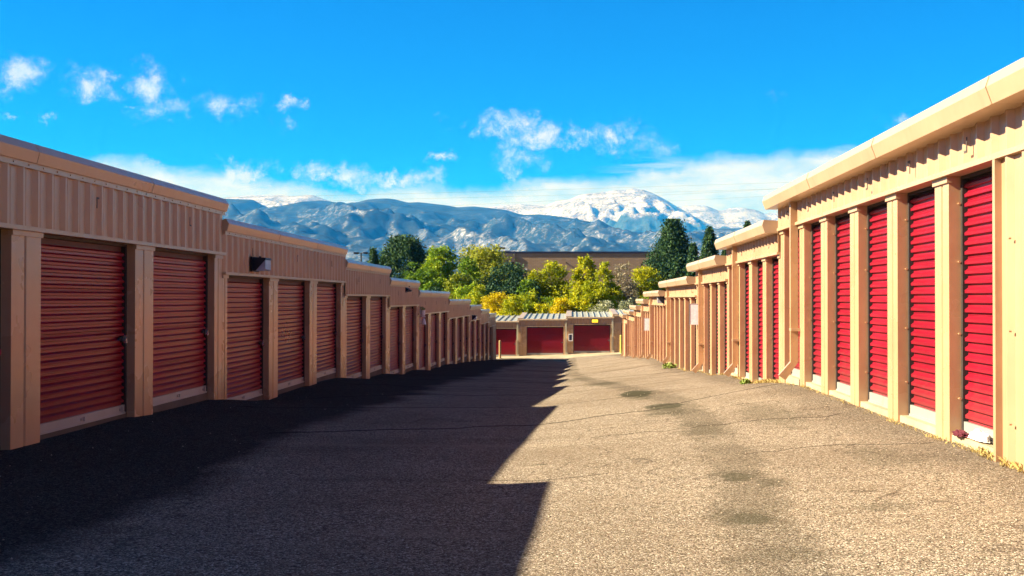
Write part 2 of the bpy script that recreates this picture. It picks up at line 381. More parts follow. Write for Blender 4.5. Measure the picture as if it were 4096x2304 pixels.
def section(root, T, side, t0, t1, zh, ztop, zslab, openings, gprof, band, zg, depth=9.0, downspout=None, rise=.15, roofmat=None, seams=False, lab=None):
    """one stepped bay of a row: wall, header, pillars, doors, gutter, roof, slab"""
    zb = zg - .7
    # core behind the doors
    w = MB(T); w.box(.19, depth, t0+.004, t1-.004, zb, ztop-.10); part('wall', w, M_wall, root, T(.19,(t0+t1)/2,zslab))
    hz = ztop + gprof[-1][1]
    # corrugated header and any blank wall
    zt = (ztop-.26) if band else (ztop-.21)
    h = MB(T); h.sheet_z(rib_profile(t0, t1, .044 if side == 'right' else .042), zh+.03, zt+.03)
    part('header_panel', h, M_wall, root, T(0,(t0+t1)/2,zh), recalc=False)
    ht = MB(T); ht.box(-.062, .186, t0+.003, t1-.003, zh, zh+.045)
    part('header_trim', ht, M_trim, root, T(0,(t0+t1)/2,zh))
    if band:
        bt = MB(T); bt.box(-.050, .0, t0+.002, t1-.002, zt, ztop-.19)
        q = t0+.19
        while q < t1-.05:
            bt.cyl((-.060, q, zt+.030), (-.048, q, zt+.030), .009, n=6); q += RIB
        part('eave_trim', bt, M_trim, root, T(0,(t0+t1)/2,zt))
    g = MB(T); g.prism_t([(d, ztop+z) for d, z in gprof], t0+.006, t1-.006)
    # lap joints along the gutter
    q = t0 + 3.05
    while q < t1-1:
        g.prism_t([(d*1.015-.004, ztop+z-.002) for d, z in gprof[:4]] + [(0.0, ztop-.21)], q, q+.035); q += 3.05
    part('gutter', g, M_gutter, root, T(0,(t0+t1)/2,ztop))
    rf = MB(T)
    rf.add([(.01,t0,ztop-.03),(depth,t0,ztop-.03+rise),(depth,t1,ztop-.03+rise),(.01,t1,ztop-.03),
            (.01,t0,ztop-.10),(depth,t0,ztop-.10),(depth,t1,ztop-.10),(.01,t1,ztop-.10)],
           [(0,1,2,3),(4,7,6,5),(0,4,5,1),(1,5,6,2),(2,6,7,3),(3,7,4,0)])
    if seams:
        q = t0+.62
        while q < t1-.45:
            rf.prism_z([(.02,q),(depth,q),(depth,q+.05),(.02,q+.05)], 0, 0) if False else None
            rf.add([(.0,q,ztop-.03),(depth,q,ztop-.03+rise),(depth,q+.045,ztop-.03+rise),(.0,q+.045,ztop-.03),
                    (.0,q,ztop+.05),(depth,q,ztop+.05+rise),(depth,q+.045,ztop+.05+rise),(.0,q+.045,ztop+.05)],
                   [(0,1,2,3),(4,7,6,5),(0,4,5,1),(1,5,6,2),(2,6,7,3),(3,7,4,0)])
            q += .47
    part('roof', rf, roofmat or M_pale, root, T(depth/2,(t0+t1)/2,ztop))
    if seams:
        for a0, a1 in ((t0-.12, t0+.30), (t1-.16, t1-.01)):
            rk = MB(T)
            rk.add([(-.10,a0,ztop-.06),(depth,a0,ztop-.06+rise),(depth,a1,ztop-.06+rise),(-.10,a1,ztop-.06),
                    (-.10,a0,ztop+.07),(depth,a0,ztop+.07+rise),(depth,a1,ztop+.07+rise),(-.10,a1,ztop+.07)],
                   [(0,1,2,3),(4,7,6,5),(0,4,5,1),(1,5,6,2),(2,6,7,3),(3,7,4,0)])
            part('rake_trim', rk, M_gutter, root, T(0,a0,ztop))
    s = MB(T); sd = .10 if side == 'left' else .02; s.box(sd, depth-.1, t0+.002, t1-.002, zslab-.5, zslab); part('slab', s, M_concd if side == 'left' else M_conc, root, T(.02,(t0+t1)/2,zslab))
    # uprights between the openings
    ed = [t0] + [e for o in openings for e in o] + [t1]
    for i in range(0, len(ed), 2):
        a, c = ed[i], ed[i+1]
        if c - a < .05: continue
        e0 = .004 if i == 0 else 0; e1 = .004 if i == len(ed)-2 else 0
        a += e0; c -= e1
        if c - a > 1.0:       # blank corrugated wall
            p = MB(T); p.sheet_z([(.186,a)] + [(d-.006, q) for d, q in rib_profile(a+.02, c, .042)] + [(.186,c)], zb, zh+.01)
            p.box(-.060, .02, a, a+.05, zb, zh)
            p.box(-.060, .02, c-.05, c, zb, zh)
            for zz in (.25, .95, 1.65):
                q = a+.19
                while q < c-.1:
                    p.cyl((-.06, q, zslab+zz), (-.04, q, zslab+zz), .009, n=6); q += RIB
            part('wall_panel', p, M_wall, root, T(0,(a+c)/2,zslab)); continue
        wd = c-a; p = MB(T)
        if wd > .2:
            gq = a + wd*.42; g2 = gq + .045
            p.prism_z([(0,a),(0,gq),(.018,gq+.010),(.018,g2-.010),(0,g2),(0,c),(.188,c),(.188,a)], zb, zh-.002)
        else:
            p.prism_z([(0,a),(0,c),(.188,c),(.188,a)], zb, zh-.002)
        if side == 'right' and i > 0:
            for k, zz in enumerate((.33, .90, 1.52, 2.02)):
                p.cyl((.085,a-.030,zslab+zz+.02*math.sin(a*7+k)), (.085,a+.002,zslab+zz+.02*math.sin(a*7+k)), .007, n=7)
                p.cyl((.085,a-.034,zslab+zz+.02*math.sin(a*7+k)), (.085,a-.028,zslab+zz+.02*math.sin(a*7+k)), .012, n=7)
        elif side == 'left' and i > 0:
            for zz in (.28, .98, 1.62):
                p.cyl((.085,a-.010,zslab+zz), (.085,a+.002,zslab+zz), .009, n=6)
        part('pillar', p, M_pillar, root, T(0,(a+c)/2,zslab))
        if wd > .12:
            cp = MB(T); cp.box(-.020, .03, a-.012 if i else a, c+.012 if i < len(ed)-2 else c, zh-.055, zh-.001)
            part('pillar_cap', cp, M_trim, root, T(0,(a+c)/2,zh))
    # doors
    for j, (a, c) in enumerate(openings):
        w = c-a; hgt = zh-zslab
        cur, rail, fr, lin, la, lk, lkr = door_meshes(side, w, hgt, T)
        pos = Vector(T(0,(a+c)/2,zslab)) - wloc(root)
        dr = link('door', cur, root, pos)
        link('bottom_rail', rail, dr); link('door_guide', fr, dr); link('door_lintel', lin, dr)
        link('latch', la, dr)
        if side != 'end':
            nb = MB(T); tm = (a+c)/2; zq = zh + (.36 if side == 'left' else .13)
            nb.box(-.062,-.056,tm-.035,tm-.018,zq,zq+.13); nb.box(-.062,-.056,tm-.018,tm+.03,zq+.11,zq+.13) if j % 2 else nb.box(-.062,-.056,tm-.018,tm+.03,zq,zq+.02)
            part('unit_number', nb, M_digit, root, T(0,tm,zq))
        if side != 'right': link('padlock', lkr if (side == 'left' and root.get('_n', 0) < 2) else lk, dr)
        root['_n'] = root.get('_n', 0) + 1
    # downspout
    if downspout is not None and side == 'right':
        y = downspout; ds = MB(T); z1 = ztop-.21; z2 = zslab+.27
        ds.box(-.125,-.012, y, y+.085, z2, z1)
        ds.add([(-.125,y,z2),(-.012,y,z2),(-.012,y+.085,z2),(-.125,y+.085,z2),
                (-.30,y,z2-.20),(-.20,y,z2-.27),(-.20,y+.085,z2-.27),(-.30,y+.085,z2-.20)],
               [(0,1,5,4),(1,2,6,5),(2,3,7,6),(3,0,4,7)])
        dso = part('downspout', ds, M_pillar, root, T(-.07,y,z2))
        st = MB(T); st.box(-.134,-.004,y-.07,y-.002,zslab+.72,zslab+.765); st.box(-.131,-.008,y-.004,y+.09,zslab+.722,zslab+.763)
        part('strap', st, M_trim, dso, T(-.07,y,zslab+.74))
    if side == 'end':
        y = t1-.20; ds = MB(T); ds.box(-.085,-.034,y,y+.13,zslab+.10,ztop-.2); dso = part('downspout', ds, M_pipe, root, T(-.07,y,zslab))
        gd = MB(T); gd.box(-.09,-.02,y-.07,y-.004,zslab-.05,zslab+1.25); gd.box(-.105,-.086,y-.07,y+.05,zslab-.05,zslab+1.25)
        part('downspout_guard', gd, M_gutter, dso, T(-.07,y,zslab))
        ft = MB(T); ft.box(-.15,-.03,y+.02,y+.20,zslab-.02,zslab+.16); part('splash_shoe', ft, M_pipe, dso, T(-.07,y,zslab))

def even(y0, y1, n, frac, ratio):
    p = (y1-y0)/n; w = p*ratio
    return [(y0+p*k+(p-w)*frac, y0+p*k+(p-w)*frac+w) for k in range(n)]

GL = [(-.055,0),(-.105,-.085),(-.075,-.20),(0,-.20),(.02,-.03)]
GR = [(-.268,0),(-.296,-.085),(-.250,-.21),(.0,-.21),(.03,-.02)]
GE = [(-.09,0),(-.13,-.04),(-.12,-.15),(0,-.15),(.02,-.02)]
TL = lambda d, t, z: (-(AL+d), t, z)
TR = lambda d, t, z: (AR+d, t, z)
TE = lambda d, t, z: (t, 84.0+d, z)
# left row
rootL = thing('storage_building', 'stepped storage row with wide red doors in shade left of the drive', 'storage building', (-AL,4.87,-1.4))
Ls = [(4.87,8.10,1.03,[(5.25,7.75)]),
      (8.10,17.30,.70,[(8.45,10.80),(11.40,13.86),(14.46,16.93)]),
      (17.30,26.50,.395,[(17.56,19.98),(20.58,23.06),(23.72,26.16)]),
      (26.50,32.90,.085,[(26.85,29.38),(29.95,32.48)]),
      (32.90,39.15,-.235,[(33.22,35.70),(36.28,38.85)]),
      (39.15,48.70,-.565,[(39.55,42.0),(42.75,45.40),(46.05,48.45)]),
      (48.70,58.70,-.895,[(49.3,51.8),(52.6,55.2),(56.0,58.4)]),
      (58.70,65.70,-1.215,[(59.3,61.9),(62.8,65.4)]),
      (65.70,72.30,-1.54,[(66.1,68.7),(69.5,72.0)]),
      (72.30,78.50,-1.88,[(72.8,75.4)])]
for (a, c, zh, ops) in Ls:
    section(rootL, TL, 'left', a, c, zh, zh+.90, zh-2.155, ops, GL, True, itp(Ly, c))
# right row
rootR = thing('storage_building', 'stepped storage row with narrow sunlit red doors right of the drive', 'storage building', (AR,4.9,-1.25))
rr = .765
Rs = [(4.90,17.36,1.09,[(8.45,9.60),(9.97,11.12),(11.48,12.64),(13.02,14.18),(14.55,15.60),(15.92,17.06)],15.95),
      (17.36,23.25,.718,even(17.36,23.25,4,.5,rr),21.75),
      (23.25,29.05,.393,even(23.25,29.05,4,.5,rr),27.6),
      (29.05,38.55,.063,even(29.05,38.55,6,.5,rr),36.9),
      (38.55,46.9,-.235,even(38.55,46.9,6,.5,rr),44.9),
      (46.9,52.4,-.54,even(46.9,52.4,4,.5,rr),50.3),
      (52.4,58.3,-.87,even(52.4,58.3,4,.5,rr),56.2),
      (58.3,66.0,-1.20,even(58.3,66.0,5,.5,rr),63.7),
      (66.0,70.9,-1.50,[(66.3,67.5)],69.9)]
for (a, c, zh, ops, dsp) in Rs:
    section(rootR, TR, 'right', a, c, zh, zh+.558, zh-2.28, ops, GR, False, itp(Ry, c), downspout=dsp)
# end row across the drive
rootE = thing('storage_building', 'low storage row with pale ribbed metal roofs closing the far end of the drive', 'storage building', (0,84,-4.4))
for (a, c, ze, zs, ops) in [(-11.6,-7.87,-1.86,-4.56,[(-11.0,-8.2)]),
                            (-7.87,-4.13,-1.69,-4.42,[(-7.20,-4.35)]),
                            (-4.13,-.37,-1.525,-4.29,[(-3.56,-.70)]),
                            (-.37,3.24,-1.37,-4.13,[(.06,2.93)]),
                            (3.24,6.95,-1.21,-3.98,[(3.78,6.60)]),
                            (6.95,10.7,-1.05,-3.84,[(7.4,10.3)])]:
    section(rootE, TE, 'end', a, c, zs+2.155, ze, zs, ops, GE, False, zs-.05, depth=8.0, rise=.33, seams=True)
for r_ in (rootL, rootR, rootE):
    if '_n' in r_: del r_['_n']

# concrete apron in front of the end row
m = M_conc
ap = MB(); xs_ = np.linspace(-14, 9, 47)
for i in range(len(xs_)-1):
    a, c = xs_[i], xs_[i+1]
    def zz(x, y): return max(ground_z(x, y), ground_z(x, 83.0)) + .02
    f0 = 80.6
    ap.add([(a,f0,ground_z(a,f0)+.006),(c,f0,ground_z(c,f0)+.006),(c,84.03,itp([(-14,-4.5),(-6,-4.42),(-2,-4.31),(1.5,-4.16),(5,-4.03),(9,-3.9)],c)-.03),(a,84.03,itp([(-14,-4.5),(-6,-4.42),(-2,-4.31),(1.5,-4.16),(5,-4.03),(9,-3.9)],a)-.03)], [(0,1,2,3)])
tag(obj('pavement', ap, M_conc), kind='structure')

# ------------------------------------------------------------------ wall lights, signs, cabinet, planter
def wall_light(T, t, z, label, w=.36, amber=False, broken=False, s=1.0):
    o = thing('wall_light', label, 'wall light', T(-.03,t,z), 'wall pack lights on the storage rows')
    hb = MB(T)
    hb.prism_t([(-.03,z+.11*s),(-.28*s,z+.10*s),(-.285*s,z+.075*s),(-.10*s,z-.125*s),(-.03,z-.125*s)] if not broken else [(-.03,z+.09),(-.16,z+.03),(-.12,z-.02),(-.06,z-.05),(-.03,z-.09)], t-w/2, t+w/2)
    hb.box(-.06*s,-.03,t-w/2-.03,t+w/2+.03,z-.14*s,z+.12*s) if not broken else None
    hb.cyl((-.15*s,t-.05,z+.10*s),(-.15*s,t-.05,z+.13*s),.022,n=8)
    part('housing', hb, M_lampbody, o, T(-.03,t,z))
    ln = MB(T)
    if broken: ln.prism_t([(-.05,z-.06),(-.22,z+.01),(-.20,z-.05)], t, t+w*.4)
    else: ln.prism_t([(-.275*s,z+.07*s),(-.275*s,z-.10*s),(-.255*s,z-.125*s),(-.11*s,z-.125*s)], t-w/2+.012, t+w/2-.012)
    part('lens', ln, M_amber if amber else (M_lampbody if broken else M_lens), o, T(-.2,t,z))
    return o
wall_light(TL, 18.93, .62, 'dark wall light with clear lens on the second stepped bay of the left row')
wall_light(TL, 36.2, .31, 'broken dark wall light high on the left row above its fifth roof step', broken=True, w=.45)
wall_light(TL, 60.2, -1.0, 'small dark wall light far down the left row, nearest the end building')
wall_light(TR, 39.1, -.02, 'wall light under the gutter halfway down the right row, above the white signs')
def amber():
    z, t = -1.70, 1.74
    o = thing('wall_light', 'amber lensed wall light above the right door of the end building', 'wall light', TE(-.04,t,z), 'wall pack lights on the storage rows')
    hb = MB(TE); hb.box(-.16,-.036,t-.27,t+.27,z-.12,z+.16); part('housing', hb, M_lampbody, o, TE(-.05,t,z))
    ln = MB(TE); ln.prism_t([(-.162,z+.12),(-.21,z+.09),(-.21,z-.07),(-.162,z-.10)], t-.23, t+.23); part('lens', ln, M_amber, o, TE(-.2,t,z))
amber()

def sign(y, z0, z1, label):
    o = thing('projecting_sign', label, 'sign', TR(-.1, y, z0), 'blank white signs sticking out from the right row')
    def TR2(d, t, z, a=R(-17)):
        dx, dy = (d-.005), (t-y); X_ = AR+.005; return (X_ + dx*math.cos(a) - dy*math.sin(a), y + dx*math.sin(a) + dy*math.cos(a), z)
    p = MB(TR2); p.box(-.215,.005,y,y+.045,z0,z1); part('panel', p, M_sign, o, TR(-.1,y,z0))
    f = MB(TR2); f.box(-.225,-.215,y-.008,y+.053,z0-.01,z1+.01); f.box(-.215,.01,y-.008,y+.053,z1,z1+.014); f.box(-.215,.01,y-.008,y+.053,z0-.014,z0)
    part('frame', f, M_rail, o, TR(-.2,y,z0))
sign(28.85, -.67, -.13, 'blank white sign projecting from the right row, the nearer and larger looking one')
sign(47.3, -1.36, -.83, 'blank white sign projecting from the right row, the farther of two')

o = thing('extinguisher_cabinet', 'white framed fire extinguisher cabinet between the two wide doors of the end building', 'cabinet', (-.10,83.96,-2.96))
c_ = MB(TE); x0, x1, z0, z1 = -.32, .02, -3.24, -2.68
for bx in ((x0,x0+.06,z0,z1),(x1-.06,x1,z0,z1),(x0+.06,x1-.06,z0,z0+.06),(x0+.06,x1-.06,z1-.06,z1)): c_.box(-.19,-.04,bx[0],bx[1],bx[2],bx[3])
c_.box(-.06,-.036,x0+.06,x1-.06,z0+.06,z1-.06)
part('frame', c_, M_white, o, (-.10,83.9,-2.96))
g_ = MB(TE); g_.box(-.17,-.165,x0+.06,x1-.06,z0+.06,z1-.06); part('window', g_, plain('cabinet_glass', (.05,.055,.11), .1), o, (-.1,83.83,-2.96))

def bollard(x, y, h, mat, label):
    z = ground_z(x, y); r = .085
    bb = MB(); bb.cyl((x,y,z-.1),(x,y,z+h-.05),r,n=20); bb.cyl((x,y,z+h-.05),(x,y,z+h-.015),r,r*.75,n=20); bb.cyl((x,y,z+h-.015),(x,y,z+h),r*.75,r*.25,n=20)
    o = thing('bollard', label, 'bollard', (x,y,z), 'bollards at the far end of the drive')
    part('post', bb, mat, o, (x,y,z), smooth=False)
    cc = MB(); cc.cyl((x,y,z-.02),(x,y,z+.035),r*2.1,r*1.8,n=20); part('footing', cc, M_conc, o, (x,y,z))
bollard(-5.42, 80.9, 1.36, M_tan, 'tan bollard at the far left corner in front of the end building')
bollard(3.64, 81.4, 1.42, M_yellow, 'bright yellow bollard at the far right corner by the end building')

# planter hanging on left row
M_leafg = plain('planter_leaf', (.18,.25,.03), .6)
o = thing('hanging_planter', 'white two tier planter with green sprig hung on the left row', 'planter', TL(-.05,39.6,-.6))
p = MB(); 
cx, cy_ = -5.46, 39.55
p.cyl((cx,cy_,-.60),(cx,cy_,-.40),.075,.085,n=12); p.cyl((cx,cy_,-.66),(cx,cy_,-.62),.09,n=12)
p.box(-5.56,-5.54,cy_-.03,cy_+.03,-.86,-.36)
part('pot', p, M_white, o, (cx,cy_,-.6))
p = MB(); p.cyl((cx+.02,cy_,-.92),(cx+.02,cy_,-.70),.10,.05,n=12); part('pot', p, M_white, o, (cx,cy_,-.9))
p = MB()
for k in range(60):
    a = random.random()*6.28; r = random.random()*.09; z = -.40+random.random()*.12; s_ = .03
    q = Vector((cx+r*math.cos(a), cy_+r*math.sin(a), z)); d = Vector((random.uniform(-1,1),random.uniform(-1,1),random.uniform(-1,1))).normalized()*s_; e = d.orthogonal().normalized()*s_*.6
    p.add([q-d, q+e, q+d, q-e], [(0,1,2,3)])
part('foliage', p, M_leafg, o, (cx,cy_,-.4), recalc=False)

# litter by the nearest right door
def crumple(name, label, cat, cx, cy, cz, sx, sy, sz, mat, seed):
    bm = bmesh.new(); bmesh.ops.create_icosphere(bm, subdivisions=4, radius=1)
    for v in bm.verts:
        n_ = v.co.normalized()
        k = 1 + .45*noise.noise(n_*2.3+Vector((seed,0,0))) + .35*abs(noise.noise(n_*5.1+Vector((0,seed,0))))
        v.co = Vector((n_.x*sx*k, n_.y*sy*k, max(-.12, n_.z)*sz*k))
    me = bpy.data.meshes.new(name); bm.to_mesh(me); bm.free(); me.materials.append(mat)
    o = link(name, me, None, (cx,cy,cz)); tag(o, label, cat); return o
crumple('plastic_bag', 'crumpled white plastic bag on the sill of the nearest right door', 'litter', 3.40, 9.05, -1.165, .045,.17,.055, M_white, 2.0)
crumple('cloth_rag', 'dark maroon rag lying beside the crumpled white bag', 'litter', 3.36, 9.38, -1.175, .05,.11,.035, plain('maroon_cloth', (.10,.008,.022), .8), 5.0)

# ------------------------------------------------------------------ weeds along the right slab
m, nt, b = newmat('dead_grass'); N = NT(nt)
oi = N.noise(N.geo(), 9, 2, .5)
N.l(N.mix(oi, (.36,.24,.055), (.48,.38,.15)), b.inputs['Base Color']); b.inputs['Roughness'].default_value = .8
M_dead = m
def tufts(name, spots, mat, hgt=(.015,.05), n=20, spread=.10):
    vs, fs = [], []
    for (x, y, k) in spots:
        for q in range(int(n*k)):
            a = random.random()*6.28; r = spread*random.random()**.6
            px, py = x+r*math.cos(a)*.45, y+r*math.sin(a)*1.5
            z = ground_z(px, py)-.004; h = random.uniform(*hgt)*(.5+k*.6)
            lx, ly = random.uniform(-1,1)*h*1.1, random.uniform(-1,1)*h*1.1
            w = .0035+h*.03; b0 = len(vs); ca, sa = math.cos(a)*w, math.sin(a)*w
            vs += [(px-ca,py-sa,z),(px+ca,py+sa,z),(px+ca*.6+lx*.5,py+sa*.6+ly*.5,z+h*.7),(px+lx,py+ly,z+h)]
            fs += [(b0,b0+1,b0+2),(b0,b0+2,b0+3)]
    me = bpy.data.meshes.new(name); me.from_pydata(vs, [], fs); me.materials.append(mat)
    return link(name, me)
sp_ = []
y = 7.2
while y < 34:
    dens = .35+.9*max(0, noise.noise(Vector((y*.8,1.7,0)))) + (1.2 if 7.2 < y < 8.9 or 17.4 < y < 19.6 else 0)
    if random.random() < .75: sp_.append((3.32+random.uniform(-.05,.03), y, dens))
    y += .10
tag(tufts('dead_grass', sp_, M_dead), 'straw coloured dead grass along the foot of the right row', 'grass', kind='stuff')
def weed(x, y, s, label):
    o = thing('weed', label, 'weed', (x,y,ground_z(x,y)), 'green weeds by the right row')
    mb = MB(); z0 = ground_z(x,y)
    for k in range(170):
        a = random.random()*6.28; r = s*random.random()**.5; h = s*.55*random.random()*(1-r/s*.5)
        q = Vector((x+r*math.cos(a)*.6, y+r*math.sin(a), z0+h)); d = Vector((random.uniform(-1,1),random.uniform(-1,1),random.uniform(-.2,1))).normalized()*.05; e = d.orthogonal().normalized()*.022
        mb.add([q-d, q+e, q+d, q-e], [(0,1,2,3)])
    part('foliage', mb, M_leafg, o, (x,y,z0), recalc=False)
    st = MB()
    for k in range(5):
        a = k*1.3; st.cyl((x,y,z0-.02),(x+s*.4*math.cos(a),y+s*.4*math.sin(a),z0+s*.4),.006,.003,n=5)
    part('stem', st, plain('weed_stem', (.15,.14,.05), .8), o, (x,y,z0))
# loose stones on the drive
vs, fs = [], []
for q in range(900):
    y = 5.2+random.random()**1.6*16; x = random.choice((random.uniform(-5.2,3.2), 3.15-abs(random.gauss(0,.35)), random.uniform(.4,2.8)))
    z = ground_z(x, y); r_ = random.uniform(.004,.011); b0 = len(vs)
    for dx, dy, dz in ((1,0,0),(0,1,0),(-1,0,0),(0,-1,0),(0,0,1),(0,0,-.5)):
        vs.append((x+dx*r_*random.uniform(.6,1.3), y+dy*r_*random.uniform(.6,1.3), z+r_*.3+dz*r_*random.uniform(.5,1)))
    fs += [tuple(b0+i for i in f) for f in ((0,1,4),(1,2,4),(2,3,4),(3,0,4),(1,0,5),(2,1,5),(3,2,5),(0,3,5))]
me = bpy.data.meshes.new('loose_gravel'); me.from_pydata(vs, [], fs); me.materials.append(plain('stone_chip', (.42,.34,.26), .9))
tag(link('loose_gravel', me), 'small loose stones scattered over the asphalt drive', 'gravel', kind='stuff')
weed(3.10, 34.6, .38, 'low green weed patch against the right row below the nearer white sign')
weed(3.22, 20.1, .16, 'small pale weed at the foot of a right row pillar')

# ------------------------------------------------------------------ trees
def foliage_mat(name, c0, c1, c2, trans=.25):
    m, nt, b = newmat(name); N = NT(nt)
    at = N.n('ShaderNodeAttribute', attribute_name='tint')
    sc = N.n('ShaderNodeSeparateColor'); N.l(at.outputs['Color'], sc.inputs[0])
    c = N.ramp(sc.outputs[0], [(0,c0),(.5,c1),(1,c2)])
    N.l(c, b.inputs['Base Color']); b.inputs['Roughness'].default_value = .65; b.inputs['Specular IOR Level'].default_value = .25
    tr = N.n('ShaderNodeBsdfTranslucent'); N.l(c, tr.inputs[0])
    mx = N.n('ShaderNodeMixShader'); mx.inputs[0].default_value = trans
    N.l(b.outputs[0], mx.inputs[1]); N.l(tr.outputs[0], mx.inputs[2])
    out = [n for n in nt.nodes if n.type == 'OUTPUT_MATERIAL'][0]
    N.l(mx.outputs[0], out.inputs[0])
    return m
F_pine = foliage_mat('pine_needles', (.010,.034,.016),(.026,.078,.024),(.075,.145,.035), .12)
F_green = foliage_mat('green_leaves', (.05,.13,.008),(.20,.33,.012),(.48,.52,.018))
F_olive = foliage_mat('olive_leaves', (.04,.10,.014),(.18,.24,.016),(.46,.44,.025))
F_dark = foliage_mat('dark_leaves', (.012,.045,.025),(.030,.085,.035),(.09,.17,.04), .15)
F_yellow = foliage_mat('yellow_leaves', (.13,.20,.006),(.40,.42,.006),(.74,.64,.010), .35)
F_gold = foliage_mat('golden_leaves', (.32,.28,.005),(.66,.52,.006),(.88,.70,.012), .35)
F_lime = foliage_mat('lime_leaves', (.09,.17,.006),(.26,.34,.008),(.56,.52,.010), .35)
F_sage = foliage_mat('sage_leaves', (.14,.17,.09),(.30,.32,.19),(.55,.54,.36), .2)
F_bare = foliage_mat('sparse_leaves', (.16,.13,.09),(.27,.23,.15),(.42,.38,.24), .2)
M_bark = plain('bark', (.10,.075,.055), .9)
M_barkg = plain('grey_bark', (.16,.13,.11), .9)

def leaf_mesh(name, cen, nrm, size, tint, mat, aspect=.62):
    """one small kite per leaf clump"""
    n = len(cen)
    nrm = nrm/np.maximum(1e-6, np.linalg.norm(nrm, axis=1))[:,None]
    r = np.random.normal(size=(n,3)); t = np.cross(nrm, r); t /= np.maximum(1e-6, np.linalg.norm(t, axis=1))[:,None]
    bt = np.cross(nrm, t)
    s = size[:,None]
    v = np.stack([cen-t*s, cen+bt*s*aspect+t*s*.15, cen+t*s, cen-bt*s*aspect+t*s*.15], 1).reshape(-1,3)
    me = bpy.data.meshes.new(name)
    me.vertices.add(4*n); me.vertices.foreach_set('co', v.astype(np.float32).ravel())
    me.loops.add(4*n); me.loops.foreach_set('vertex_index', np.arange(4*n, dtype=np.int32))
    me.polygons.add(n); me.polygons.foreach_set('loop_start', np.arange(0,4*n,4,dtype=np.int32)); me.polygons.foreach_set('loop_total', np.full(n,4,dtype=np.int32))
    at = me.color_attributes.new('tint', 'FLOAT_COLOR', 'POINT')
    cc = np.repeat(np.clip(tint,0,1), 4); col = np.stack([cc,cc,cc,np.ones_like(cc)],1).astype(np.float32)
    at.data.foreach_set('color', col.ravel())
    me.update(); me.validate(); me.materials.append(mat)
    return me
def limbs(mb, base, h, w, nb, r0, rng, spread=.8):
    """tapered trunk with limbs"""
    pts = [Vector(base)]
    for k in range(1, 6):
        pts.append(Vector(base) + Vector((rng.uniform(-.03,.03)*h, rng.uniform(-.03,.03)*h, h*.85*k/5)))
    for k in range(5): mb.cyl(pts[k], pts[k+1], r0*(1-k*.18), r0*(1-(k+1)*.18), n=7)
    for k in range(nb):
        f = rng.uniform(.2,.85); i = min(4, int(f*5)); p = pts[i].lerp(pts[i+1], f*5-i)
        a = rng.uniform(0, 6.28); L = w*.5*rng.uniform(.5,.95)*spread
        q = p + Vector((math.cos(a)*L, math.sin(a)*L, h*rng.uniform(.08,.26)))
        mid = p.lerp(q,.5) + Vector((0,0,-.04*h)); rr_ = r0*.36*(1-f*.5)
        mb.cyl(p, mid, rr_, rr_*.7, n=5); mb.cyl(mid, q, rr_*.7, rr_*.2, n=5)
        for j in range(2):
            e = q + Vector((rng.uniform(-1,1)*w*.14, rng.uniform(-1,1)*w*.14, h*rng.uniform(.02,.14))); mb.cyl(mid.lerp(q,.5+.4*j), e, rr_*.3, rr_*.08, n=4)
